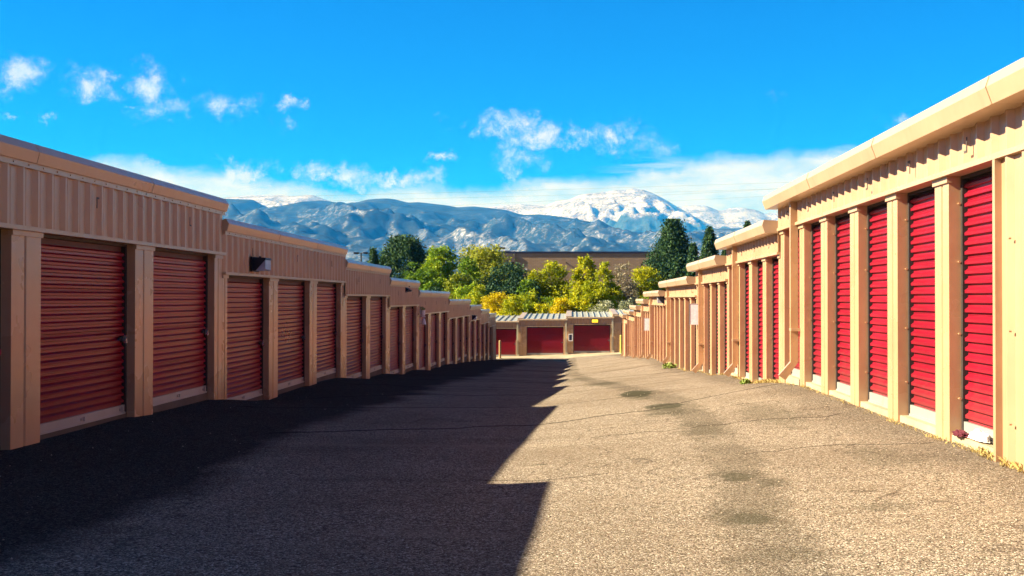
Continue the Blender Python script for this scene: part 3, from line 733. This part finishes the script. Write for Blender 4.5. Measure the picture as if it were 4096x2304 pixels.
def tree(u, Yd, vtop, wpx, zb, mat, label, name='deciduous_tree', cat='tree', group='trees and bushes beyond the end building', clumps=120, per=60, leaf=.15,
         shape='round', bark=None, low=.12, tintc=.5, seed=1, sparse=1.0, hue=.22):
    rng = np.random.RandomState(seed); pr = random.Random(seed)
    x = (u-2290)/4330*Yd; zt = (1197-vtop)/4330*Yd; w = wpx/4330*Yd*(1.32 if shape == 'round' else 1.18); h = zt-zb; clumps = int(clumps*1.7); per = int(per*1.35); leaf *= .84
    o = thing(name, label, cat, (x,Yd,zb), group)
    # clump centres filling an uneven crown
    cen, rad = [], []
    lobes = []
    nl = 7
    for k in range(nl):
        a = k/nl*6.28+pr.uniform(-.4,.4); f = pr.uniform(.3,.85)
        lobes.append((math.cos(a)*w*.26, math.sin(a)*w*.26, h*(low+(1-low)*f*.75), w*pr.uniform(.20,.32), h*pr.uniform(.13,.22)))
    lobes.append((w*pr.uniform(-.06,.06), 0, h*.80, w*.26, h*.20)); lobes.append((0,0,h*.5,w*.38,h*.3))
    C = []
    if shape == 'cone':
        for k in range(clumps):
            f = rng.rand()**.9; fr = (1-f)**.95
            a = rng.rand()*6.283; rr_ = w*.5*fr*(.3+.7*rng.rand()**.5)*(1+.20*math.sin(a*3+f*9)+.22*rng.rand()**3)+w*.015
            C.append((math.cos(a)*rr_, math.sin(a)*rr_, h*(low+(1-low)*f)*.97))
    elif shape == 'pineround':
        for k in range(clumps):
            f = rng.rand(); fr = math.sqrt(max(0.02, 1-(2*f-.85)**2/1.35)) if f > .42 else (.80+.45*f)
            a = rng.rand()*6.283; rr_ = w*.5*min(1,fr)*(.4+.6*rng.rand()**.5)*(1+.12*math.sin(a*4+f*7))
            C.append((math.cos(a)*rr_, math.sin(a)*rr_, h*(low+(1-low)*f)*.96))
    else:
        for k in range(clumps):
            L_ = lobes[rng.randint(len(lobes))]
            d = rng.normal(size=3); d /= np.linalg.norm(d); q = (.55+.45*rng.rand())
            C.append((L_[0]+d[0]*L_[3]*q, L_[1]+d[1]*L_[3]*q, L_[2]+d[2]*L_[4]*q))
    C = np.array(C)
    C[:,2] = np.clip(C[:,2], h*low*.6, h*.975)
    rc = w*.062 if shape != 'round' else w*.075
    rc = max(rc, .28)
    n = clumps*per
    idx = np.repeat(np.arange(clumps), per)
    off = rng.normal(size=(n,3))*rc*np.array([.62,.62,.5])
    ct = rng.rand(clumps)
    tnt = tintc + (ct[idx]-.5)*hue*2 + rng.normal(size=n)*.13 + (C[idx,2]/h-.5)*.15
    P_ = C[idx]+off
    if shape in ('cone','pineround'):          # upright candle-like tufts
        off[:,2] *= 1.7; P_ = C[idx]+off*np.array([.8,.8,1]); nr = rng.normal(size=(n,3))*np.array([1,1,.35])
    else:
        nr = rng.normal(size=(n,3)) + np.array([0,0,.5])
    P_[:,2] = np.minimum(P_[:,2], h*1.01)
    sz = leaf*(.6+.8*rng.rand(n))
    me = leaf_mesh('crown', P_, nr, sz, tnt, mat, .36 if shape in ('cone','pineround') else .60)
    link('crown', me, o)
    tb = MB(); limbs(tb, (0,0,-.3), h*.92, w, 10 if shape == 'round' else 6, max(.07,h*.017), pr, .9 if sparse < 1 else .7)
    me = tb.mesh('trunk', bark or M_bark, recalc=False); link('trunk', me, o)
    return o
GB = -5.4
# pines
tree(1492,128,992,135,GB-.4,F_pine,'small dark pine beside the tall street lamp on the left','pine_tree',shape='cone',clumps=110,per=40,leaf=.20,seed=3,low=.1)
tree(1620,140,944,215,GB-.5,F_pine,'big rounded dark pine, leftmost large tree above the left row','pine_tree',shape='pineround',clumps=330,per=48,leaf=.22,seed=4,low=.08)
tree(1716,136,1002,70,GB-.5,F_dark,'slim dark evergreen between the big pine and the lime green tree','pine_tree',shape='cone',clumps=110,per=45,leaf=.2,seed=44,low=.08)
tree(2692,140,884,350,GB-.5,F_pine,'tall broad pointed pine at the right end of the brick building','pine_tree',shape='cone',clumps=420,per=46,leaf=.21,seed=5,low=.05)
tree(2775,132,975,150,GB-.5,F_pine,'short dark pine on the right flank of the tall pointed pine','pine_tree',shape='cone',clumps=150,per=42,leaf=.2,seed=55,low=.05)
tree(2838,146,908,160,GB-.5,F_pine,'slender dark pine, second of the pines above the right row','pine_tree',shape='cone',clumps=230,per=44,leaf=.21,seed=6,low=.05)
tree(2905,150,960,110,GB-.5,F_pine,'dark pine barely topping the right row roof, next to the slender pine','pine_tree',shape='cone',clumps=170,per=40,leaf=.21,seed=66,low=.05)
tree(2990,152,880,120,GB-.5,F_pine,'pine whose tip peeks over the nearest right roof edge, rightmost pine','pine_tree',shape='cone',clumps=190,per=40,leaf=.21,seed=7,low=.05)
# green deciduous
tree(1768,126,970,155,GB-.4,F_green,'bushy lime green tree right of the big rounded pine',clumps=230,per=70,leaf=.15,seed=11,low=.12,tintc=.5)
tree(1700,118,1075,120,GB-.4,F_green,'lower green tree in front of the big rounded pine',clumps=140,per=60,leaf=.15,seed=12,low=.1,tintc=.3)
tree(1925,130,983,270,GB-.4,F_olive,'wide olive and yellow crowned tree in the middle of the trees',clumps=420,per=75,leaf=.16,seed=13,low=.15,tintc=.62)
tree(2015,122,1055,245,GB-.4,F_dark,'dark green shaded tree on the right side of the olive tree',clumps=260,per=60,leaf=.16,seed=14,low=.1,tintc=.4)
tree(1840,114,1085,150,GB-.4,F_olive,'low olive tree in front of the lime green tree',clumps=170,per=60,leaf=.15,seed=15,low=.1,tintc=.45)
tree(2125,118,1118,120,GB-.3,F_dark,'dark low tree left of the first yellow tree',clumps=150,per=55,leaf=.15,seed=16,low=.08,tintc=.5)
tree(1655,122,1050,130,GB-.4,F_green,'mid green tree filling in before the big rounded pine',clumps=150,per=60,leaf=.15,seed=61,low=.08,tintc=.25)
tree(1855,122,1030,150,GB-.4,F_green,'green tree squeezed between the lime green and the olive tree',clumps=170,per=60,leaf=.15,seed=62,low=.08,tintc=.35)
tree(2090,116,1120,110,GB-.3,F_green,'low green tree in front of the dark shaded tree',clumps=110,per=55,leaf=.14,seed=63,low=.08,tintc=.2)
# yellow trees before the brick wall
tree(2205,120,1046,170,GB-.3,F_yellow,'yellow green tree, left one in front of the brick wall',clumps=240,per=60,leaf=.14,seed=17,low=.12,tintc=.35)
tree(2345,112,1022,110,GB-.3,F_yellow,'tallest yellow tree with a pointed top before the brick wall',clumps=200,per=60,leaf=.14,seed=18,low=.1,tintc=.45)
tree(2410,115,1050,120,GB-.3,F_lime,'lime tree right behind the tallest yellow tree',clumps=150,per=55,leaf=.14,seed=19,low=.1,tintc=.65)
tree(2500,118,1042,120,GB-.3,F_bare,'thin grey half bare tree before the brick wall',clumps=150,per=26,leaf=.11,seed=20,low=.2,tintc=.5,bark=M_barkg,sparse=.5)
tree(2595,120,1056,150,GB-.3,F_yellow,'bright yellow tree in front of the tall pointed pine',clumps=230,per=60,leaf=.14,seed=21,low=.1,tintc=.4)
# bushes just behind the end row
GZ = -5.0
tree(1850,108,1185,130,GZ,F_lime,'leftmost yellow green bush behind the end roofs','bush','bush',clumps=90,per=60,leaf=.12,seed=31,low=.03,tintc=.7)
tree(1915,104,1140,110,GZ,F_lime,'upright lime bush behind the leftmost end roof','bush','bush',clumps=110,per=60,leaf=.12,seed=32,low=.03,tintc=.62)
tree(1995,100,1168,150,GZ,F_gold,'golden orange bush behind the left end roof','bush','bush',clumps=150,per=65,leaf=.11,seed=33,low=.03,tintc=.4)
tree(2105,101,1155,135,GZ,F_lime,'green yellow bush right of the golden bush','bush','bush',clumps=140,per=60,leaf=.12,seed=34,low=.03,tintc=.5)
tree(2160,97,1205,70,GZ,F_yellow,'small yellow bush low before the dark trees','bush','bush',clumps=60,per=60,leaf=.11,seed=35,low=.03,tintc=.5)
tree(2250,99,1192,120,GZ,F_gold,'golden yellow bush behind the middle end roof','bush','bush',clumps=120,per=60,leaf=.11,seed=36,low=.03,tintc=.35)
tree(2310,101,1165,130,GZ,F_yellow,'large bright yellow bush behind the middle end roof','bush','bush',clumps=150,per=60,leaf=.12,seed=37,low=.03,tintc=.5)
tree(2425,98,1205,150,GZ,F_sage,'pale sage bush behind the right end roof','bush','bush',clumps=140,per=55,leaf=.10,seed=38,low=.03,tintc=.5)
tree(2510,101,1195,130,GZ,F_sage,'second pale sage bush, behind the roof ends of the right row','bush','bush',clumps=120,per=50,leaf=.10,seed=39,low=.03,tintc=.35)
tree(2050,98,1180,120,GZ,F_yellow,'rounded yellow bush between the golden and the green yellow bush','bush','bush',clumps=100,per=60,leaf=.11,seed=51,low=.03,tintc=.4)
tree(2205,103,1150,110,GZ,F_lime,'dull lime bush in the dark gap behind the middle end roof','bush','bush',clumps=90,per=55,leaf=.12,seed=52,low=.03,tintc=.3)
tree(2372,104,1120,150,GZ,F_yellow,'tall yellow bush rising over the pale sage bush','bush','bush',clumps=160,per=60,leaf=.12,seed=53,low=.03,tintc=.35)
tree(1880,112,1130,150,GZ,F_green,'mid green bush under the olive tree','bush','bush',clumps=110,per=55,leaf=.13,seed=54,low=.03,tintc=.6)
tree(2600,104,1180,130,GZ,F_lime,'green bush behind the far roofs of the right row','bush','bush',clumps=110,per=50,leaf=.12,seed=40,low=.03,tintc=.45)
tree(1760,104,1150,150,GZ,F_dark,'dark bush behind the far roofs of the left row','bush','bush',clumps=120,per=50,leaf=.14,seed=41,low=.03,tintc=.5)

# ------------------------------------------------------------------ brick building behind
m, nt, b = newmat('tan_block_wall'); N = NT(nt)
tc = N.n('ShaderNodeTexCoord'); mp = N.n('ShaderNodeMapping'); N.l(tc.outputs['Object'], mp.inputs[0]); mp.inputs['Rotation'].default_value = (R(90),0,0)
br = N.n('ShaderNodeTexBrick'); N.l(mp.outputs[0], br.inputs['Vector']); br.inputs['Scale'].default_value = 1.0
br.inputs['Brick Width'].default_value = .80; br.inputs['Row Height'].default_value = .28; br.inputs['Mortar Size'].default_value = .035; br.inputs['Mortar Smooth'].default_value = .2
br.inputs['Color1'].default_value = (.42,.29,.18,1); br.inputs['Color2'].default_value = (.33,.225,.145,1); br.inputs['Mortar'].default_value = (.28,.20,.14,1)
N.l(N.mix(N.math('MULTIPLY', N.noise(N.geo(), .3, 4), .25), br.outputs['Color'], (.30,.21,.15)), b.inputs['Base Color'])
b.inputs['Roughness'].default_value = .9; b.inputs['Specular IOR Level'].default_value = .15
M_block = m
YB = 200; px2x = lambda u: (u-2290)/4330*YB
def pz(v, y=YB): return (1197-v)/4330*y
o = thing('brick_building', 'long tan block building with a dark roof edge behind the yellow trees', 'building', (0,YB,-6))
w = MB(); w.box(px2x(1890),px2x(2790),YB,YB+30,-6.5,pz(1012)); part('wall', w, M_block, o, (0,YB,-6))
w = MB(); w.box(px2x(1890)-.3,px2x(2790)+.3,YB-.14,YB+30.3,pz(1014),pz(1006)); part('roof_edge', w, plain('navy_fascia', (.015,.018,.05), .5), o, (0,YB,pz(1010)))
w = MB(); w.box(px2x(1985),px2x(2060),YB-.27,YB-.003,pz(1052),pz(1014.3)); part('wall_panel', w, painted('brown_panel', (.13,.095,.085), .8, .08), o, (px2x(2020),YB,pz(1030)))
w = MB(); w.box(px2x(2008),px2x(2056),YB+1,YB+5,pz(1006),pz(1001.5)); part('roof_curb', w, M_white, o, (px2x(2030),YB,pz(1004)))
w = MB(); w.box(px2x(1975),px2x(2017),YB+.5,YB+3,pz(994),pz(988)); w.box(px2x(1994),px2x(1998),YB+1,YB+1.5,pz(1006),pz(994)); part('roof_vent', w, M_dark, o, (px2x(2000),YB,pz(990)))
w = MB(); w.box(px2x(2096),px2x(2109),YB-.35,YB-.002,pz(1080),pz(1074.5)); part('wall_lamp', w, M_white, o, (px2x(2102),YB,pz(1077)))
w = MB(); w.box(px2x(2263),px2x(2266),YB-.3,YB-.002,pz(1053),pz(1049)); part('scupper', w, M_dark, o, (px2x(2265),YB,pz(1051)))

# street lamp
o = thing('street_lamp', 'tall two headed parking lamp left of the small pine', 'street lamp', ((1444-2290)/4330*125,125,-5.6))
lx = (1444-2290)/4330*125; lz = pz(1011,125)
p = MB(); p.cyl((lx,125,-5.8),(lx,125,lz),.11,.07,n=10); p.cyl((lx-.35,125,lz-.03),(lx+.35,125,lz-.03),.04,n=6); part('pole', p, M_dark, o, (lx,125,-5.6))
for sg in (-1,1):
    p = MB(); x0 = lx+sg*.30; x1 = lx+sg*.82; p.box(min(x0,x1),max(x0,x1),124.75,125.25,lz-.10,lz+.06); p.box(min(x0,x1)+.06,max(x0,x1)-.06,124.8,125.2,lz-.14,lz-.10)
    part('lamp_head', p, M_lampbody, o, (x0,125,lz))

# overhead cables
for k, (v0, v1, Yc) in enumerate([(852,742,320),(778,716,300),(800,742,330),(872,770,340)]):
    mb = MB(); pts = []
    for j in range(25):
        f = j/24; u = -200 + f*4700; v = v0 + (v1-v0)*((u-900)/2200)
        pts.append(Vector(((u-2290)/4330*Yc, Yc, (1197-v)/4330*Yc - 1.2*4*f*(1-f))))
    for a, c in zip(pts[:-1], pts[1:]): mb.cyl(a, c, .015, n=5, caps=False)
    oo = obj('power_line', mb, M_dark, recalc=False)
    tag(oo, ['thin power line crossing the foothills, lowest on the left','topmost thin power line crossing the sky above the peaks','second thin power line just under the topmost one','lowest thin power line, across the mountain slopes on the right'][k], 'power line', 'power lines crossing in front of the mountains')

# ------------------------------------------------------------------ mountains
def mmat(name, kind):
    m, nt, b = newmat(name); N = NT(nt); P = N.geo()
    sp = N.n('ShaderNodeSeparateXYZ'); N.l(P, sp.inputs[0]); Z = sp.outputs[2]
    sc = 1/1000.0
    n1 = N.noise(P, .0045, 8, .68, .3); n2 = N.noise(P, .028, 8, .72); n3 = N.noise(P, .0012, 5, .6)
    if kind == 'foothill':
        c = N.mix(N.sstep(n1, .35, .65), (.008,.022,.034), (.018,.036,.042))
        f = N.math('ADD', N.math('MULTIPLY', n2, .72), N.math('MULTIPLY', n1, .28))
        f = N.math('ADD', f, N.math('MULTIPLY', N.math('SUBTRACT', n3, .5), .35))
        gn = N.n('ShaderNodeNewGeometry'); gs = N.n('ShaderNodeSeparateXYZ'); N.l(gn.outputs['Normal'], gs.inputs[0])
        sun_side = N.sstep(N.math('MULTIPLY', gs.outputs[0], -1.0), -.05, .28)      # sunny side of each spur painted lighter, shaded side dark, with thinner forest
        n4 = N.noise(P, .045, 6, .75)
        f = N.math('ADD', f, N.math('MULTIPLY', N.math('SUBTRACT', n4, .5), .35))
        c = N.mix(N.math('MULTIPLY', N.sstep(f, .47, .60), N.math('MULTIPLY_ADD', sun_side, .34, .04)), c, (.32,.33,.37))
        c = N.mix(N.math('MULTIPLY', N.sstep(f, .60, .68), N.math('MULTIPLY_ADD', sun_side, .75, .04)), c, (.62,.62,.66))
    else:
        line = N.math('MULTIPLY_ADD', N.math('SUBTRACT', n1, .5), 420.0, Z)
        forest = N.mix(N.sstep(n2, .4, .65), (.020,.045,.045), (.06,.085,.075))
        rock = N.mix(n2, (.08,.08,.10), (.20,.17,.17))
        snow = N.mix(N.sstep(N.math('ADD', N.math('MULTIPLY', n2, .6), N.math('MULTIPLY', n1, .4)), .47, .55), (.42,.42,.45), rock)
        c = N.mix(N.sstep(line, 900.0, 980.0), forest, snow)
    N.l(c, b.inputs['Base Color']); b.inputs['Roughness'].default_value = .9; b.inputs['Specular IOR Level'].default_value = .1
    return m
def mountain(name, prof, Yr, Y0, x0, x1, nx, ny, mat, amp, seed, floor=-12, power=1.0, crest=.018, back=2500, nsc=900.):
    us = [p[0] for p in prof]; vs = [p[1] for p in prof]
    X_ = [(u-2290)/4330*Yr for u in us]; Zr = [(1197-v)/4330*Yr for v in vs]
    xs = np.linspace(x0, x1, nx); ys = list(np.linspace(Y0, Yr, ny)) + [Yr+back*.25, Yr+back*.6, Yr+back]
    def zf(x, y):
        # spurs slide to the right going down
        t = min(1, (y-Y0)/(Yr-Y0))
        xr = x - (1-t)*900*.45
        r = float(np.interp(x*(t) + xr*(1-t), X_, Zr))
        if y > Yr: return r*(1-.75*(y-Yr)/back)
        s_ = t**power
        q = Vector(((x - (Yr-y)*.42)/nsc, (y)/(nsc*1.9), seed))
        rg = noise.ridged_multi_fractal(q, 1.15, 2.1, 7, 1.0, 2.0)-1.15
        fn = noise.fractal(Vector((x/260., y/320., seed)), .8, 2.1, 5)
        env = (math.sin(math.pi*min(1, t))**.9)*(1-t**5) if t < 1 else 0
        env2 = env + crest
        z = floor + (r-floor)*(s_*(1.0)) + amp*rg*env2*(.35+.65*t) + amp*.25*fn*env2
        return max(z, floor-30)
    o = grid_mesh(name, xs, ys, zf, mat, smooth=True)
    tag(o, kind='structure'); return o
foot = [(-3000,830),(0,800),(500,792),(914,795),(1010,798),(1050,820),(1093,840),(1145,827),(1222,805),(1286,801),(1350,810),(1380,817),(1418,813),(1469,798),(1499,795),(1546,793),(1580,797),(1631,810),(1674,808),(1734,815),(1794,822),(1828,829),(1892,825),(1960,832),(2020,839),(2088,859),(2152,857),(2210,862),(2300,875),(2400,905),(2500,925),(2600,930),(2700,935),(2850,915),(2960,912),(3200,905),(3600,880),(4096,850),(6000,860)]
peak = [(-2000,800),(500,800),(860,805),(914,788),(970,784),(1102,779),(1179,785),(1222,780),(1251,780),(1290,795),(1400,830),(1700,840),(1900,835),(2003,822),(2084,815),(2131,820),(2190,821),(2225,805),(2280,797),(2310,784),(2340,775),(2370,773),(2404,769),(2455,761),(2506,759),(2532,752),(2575,758),(2617,775),(2664,799),(2711,827),(2771,861),(2827,889),(2899,897),(2963,907),(3100,905),(3500,895),(5000,900)]
backr = [(-2000,900),(2300,870),(2600,840),(2729,825),(2780,820),(2822,822),(2857,835),(2878,844),(2921,832),(2963,829),(3002,836),(3027,840),(3060,855),(3300,850),(4000,840),(6000,850)]
MF = mmat('foothill_forest_snow', 'foothill'); MP = mmat('peak_snow_rock', 'peak')
mountain('foothills', foot, 9000, 3600, -7600, 5200, 620, 260, MF, 275, 3.3, power=.95, crest=.0, nsc=780.)
mountain('snow_mountain', peak, 15000, 9600, -11500, 8500, 620, 200, MP, 560, 9.1, power=1.0, nsc=1150., back=2000, crest=.016)
mountain('far_range', backr, 17800, 15500, -6000, 9500, 320, 60, MP, 160, 14.2, power=.6, nsc=1100., back=600)

# ------------------------------------------------------------------ air
hz = MB(); hz.box(-20000,20000,-1200,19500,-60,1760)
m = bpy.data.materials.new('haze_air'); m.use_nodes = True; nt = m.node_tree; nt.nodes.clear()
out = nt.nodes.new('ShaderNodeOutputMaterial'); pv = nt.nodes.new('ShaderNodeVolumePrincipled')
pv.inputs['Color'].default_value = (.012,.20,.70,1); pv.inputs['Absorption Color'].default_value = (1,1,1,1); pv.inputs['Density'].default_value = 1.15e-4; pv.inputs['Anisotropy'].default_value = 0.0
nt.links.new(pv.outputs[0], out.inputs['Volume'])
tag(obj('haze', hz, m), kind='stuff')

# ------------------------------------------------------------------ sun and sky
EL, AZ = R(32.05), R(6.5)
sdir = Vector((-math.cos(AZ)*math.cos(EL), -math.sin(AZ)*math.cos(EL), math.sin(EL)))
ld = bpy.data.lights.new('sun', 'SUN'); ld.energy = 5.0; ld.angle = R(.53); ld.color = (1.0,.92,.77)
so = bpy.data.objects.new('sun', ld); COL.objects.link(so); so.rotation_euler = sdir.to_track_quat('Z','Y').to_euler(); so.location = (-30,-10,30)

W = bpy.data.worlds.new('World'); scene.world = W; W.use_nodes = True
nt = W.node_tree; nt.nodes.clear(); N = NT(nt)
out = N.n('ShaderNodeOutputWorld'); bg = N.n('ShaderNodeBackground'); N.l(bg.outputs[0], out.inputs[0])
sk = N.n('ShaderNodeTexSky', sky_type='NISHITA'); sk.sun_disc = False; sk.sun_elevation = EL; sk.sun_rotation = math.atan2(sdir.x, sdir.y) % (2*math.pi)
sk.altitude = 1800; sk.air_density = 1.0; sk.dust_density = .3; sk.ozone_density = 2.0
tc = N.n('ShaderNodeTexCoord'); D = tc.outputs['Generated']
sp = N.n('ShaderNodeSeparateXYZ'); N.l(D, sp.inputs[0])
sky_dim = N.math('MAXIMUM', N.sstep(sp.outputs[2], .33, .62), N.math('MULTIPLY', N.math('MAXIMUM', N.sstep(sp.outputs[0], .42, .75), N.sstep(N.math('MULTIPLY', sp.outputs[1], -1.0), -.25, .3)), .72))      # sky dimmed overhead, to the right and behind the camera to cut fill light
skc = N.mix(1.0, sk.outputs[0], N.mix(sky_dim, (.0,.385,.99), (.004,.018,.085)), 'MULTIPLY')
iy = N.math('DIVIDE', 1.0, N.math('MAXIMUM', sp.outputs[1], .05))
p_ = N.math('MULTIPLY', sp.outputs[0], iy); q_ = N.math('MULTIPLY', sp.outputs[2], iy)
cv = N.n('ShaderNodeCombineXYZ'); N.l(p_, cv.inputs[0]); N.l(q_, cv.inputs[1])
V = cv.outputs[0]
# wisps: push the coordinates about before the blobs are measured
wn = N.n('ShaderNodeTexNoise'); wn.inputs['Scale'].default_value = 26; wn.inputs['Detail'].default_value = 10; wn.inputs['Roughness'].default_value = .68; N.l(V, wn.inputs['Vector'])
dsp = N.vmath('SUBTRACT', wn.outputs['Color'], (.5,.5,.5)); dsc = N.vmath('MULTIPLY', dsp.outputs[0], (.095,.060,0))
VW = N.vmath('ADD', V, dsc.outputs[0]).outputs[0]
blobs = [(70,310,95,62,.95),(20,360,60,50,.6),(330,335,80,55,.85),(400,300,60,34,.6),(420,360,60,30,.4),(600,330,75,62,.85),(560,285,70,20,.35),(640,440,110,38,.65),(880,405,110,46,.85),(960,395,70,30,.4),(1150,425,60,22,.75),(1165,495,48,24,.45),(1060,490,30,16,.3),(205,475,34,18,.5),(25,470,50,14,.5),(505,420,22,12,.5),
         (975,685,110,42,1.0),(1340,690,130,42,1.0),(1600,715,150,34,1.0),(1420,735,70,20,.6),(1760,630,48,22,.75),
         (2035,485,85,48,.85),(1925,515,40,42,.5),(2160,545,130,44,.9),(2290,560,90,34,.75),(2090,620,80,40,.65),(2060,680,36,50,.55),(2430,560,85,55,.75),(2520,510,50,40,.5),(2600,570,60,60,.35),(1825,485,34,18,.3),(1740,462,22,14,.3),(1885,740,40,16,.4),(3080,390,42,26,.25),(3620,470,60,34,.55)]
dens = None
for (u, v, rx, ry, am) in blobs:
    c_ = ((u-2290)/4330, (1197-v)/4330, 0)
    d_ = N.vmath('SUBTRACT', VW, c_); s_ = N.vmath('MULTIPLY', d_.outputs[0], (4330/(rx*1.6), 4330/(ry*1.6), 0))
    ln = N.vmath('LENGTH', s_.outputs[0]).outputs['Value']
    g = N.math('MULTIPLY', N.math('SUBTRACT', 1.0, ln, clamp=True), am*(.84 if v < 640 and u < 1300 else 1.0))
    dens = g if dens is None else N.math('MAXIMUM', dens, g)
tex = N.noise(V, 34, 11, .72, .3)
puff = N.math('MULTIPLY', dens, N.math('MULTIPLY_ADD', tex, 4.6, -1.45))
puff = N.math('MULTIPLY', N.sstep(puff, .04, .95), .93)
# bank of cloud lying on the mountains; its upper edge follows the photograph's
edge = N.n('ShaderNodeFloatCurve') 
bank_top = [(0,690),(560,640),(700,690),(900,705),(1080,745),(1200,752),(1400,795),(1500,765),(1680,752),(1850,770),(1980,770),(2100,745),(2230,725),(2400,728),(2600,700),(2800,650),(3100,635),(3400,620),(3700,600),(4096,570)]
cm = edge.mapping.curves[0]
norm = lambda u, v: (u/4096, (1197-v)/900)
pts = [norm(*p) for p in bank_top]
cm.points[0].location = pts[0]; cm.points[1].location = pts[-1]
for p in pts[1:-1]: cm.points.new(*p)
for q in cm.points: q.handle_type = 'AUTO_CLAMPED'
edge.mapping.update()
VB = N.vmath('ADD', V, N.vmath('MULTIPLY', dsp.outputs[0], (.09,.018,0)).outputs[0]).outputs[0]
pw = N.n('ShaderNodeSeparateXYZ'); N.l(VB, pw.inputs[0])
mpb = N.n('ShaderNodeMapping'); N.l(V, mpb.inputs[0]); mpb.inputs['Scale'].default_value = (.45,1.3,1)
N.l(N.math('MULTIPLY_ADD', pw.outputs[0], 4330/4096, 2290/4096, clamp=True), edge.inputs['Value'])
et = N.math('MULTIPLY', edge.outputs[0], 900/4330)
bn = N.math('MULTIPLY', N.math('SUBTRACT', N.noise(mpb.outputs[0], 22, 8, .6), .5), .020)
bank = N.math('SUBTRACT', 1.0, N.sstep(N.math('ADD', pw.outputs[1], bn), N.math('SUBTRACT', et, .007), N.math('ADD', et, .009)))
tone = N.noise(mpb.outputs[0], 34, 8, .66)
bank = N.math('MULTIPLY', bank, N.math('MULTIPLY_ADD', N.sstep(tone, .25, .6), .30, .70))
# thin streaks above the bank on the right
mps = N.n('ShaderNodeMapping'); N.l(V, mps.inputs[0]); mps.inputs['Scale'].default_value = (6,70,1); mps.inputs['Rotation'].default_value = (0,0,R(-4))
stn = N.noise(mps.outputs[0], 1.0, 5, .5)
sm = N.math('MULTIPLY', N.sstep(p_, .01, .10), N.math('MULTIPLY', N.sstep(q_, .095, .108), N.math('SUBTRACT', 1.0, N.sstep(q_, .124, .135))))
streak = N.math('MULTIPLY', N.math('MULTIPLY', N.sstep(stn, .48, .62), sm), .6)
cl = N.math('MAXIMUM', N.math('MAXIMUM', puff, bank), streak)
fr = N.math('GREATER_THAN', sp.outputs[1], .05)
cl = N.math('MULTIPLY', cl, fr, clamp=True)
ctone = N.mix(N.sstep(tone, .3, .7), (3.2,3.75,4.3), (4.4,4.45,4.6))
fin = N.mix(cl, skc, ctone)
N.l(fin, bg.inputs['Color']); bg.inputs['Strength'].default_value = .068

# ------------------------------------------------------------------ camera and render
cd = bpy.data.cameras.new('camera'); co = bpy.data.objects.new('camera', cd); COL.objects.link(co)
co.location = (0,0,0); co.rotation_euler = (R(90)+math.atan(45/4330), 0, 0)
cd.sensor_width = 36; cd.lens = 36*4330/4096; cd.shift_x = -242/4096
cd.clip_start = .1; cd.clip_end = 60000
scene.camera = co
scene.view_settings.view_transform = 'Standard'; scene.view_settings.look = 'None'
scene.view_settings.exposure = 1.70; scene.view_settings.gamma = 1.0
scene.render.resolution_x = 1024; scene.render.resolution_y = 576
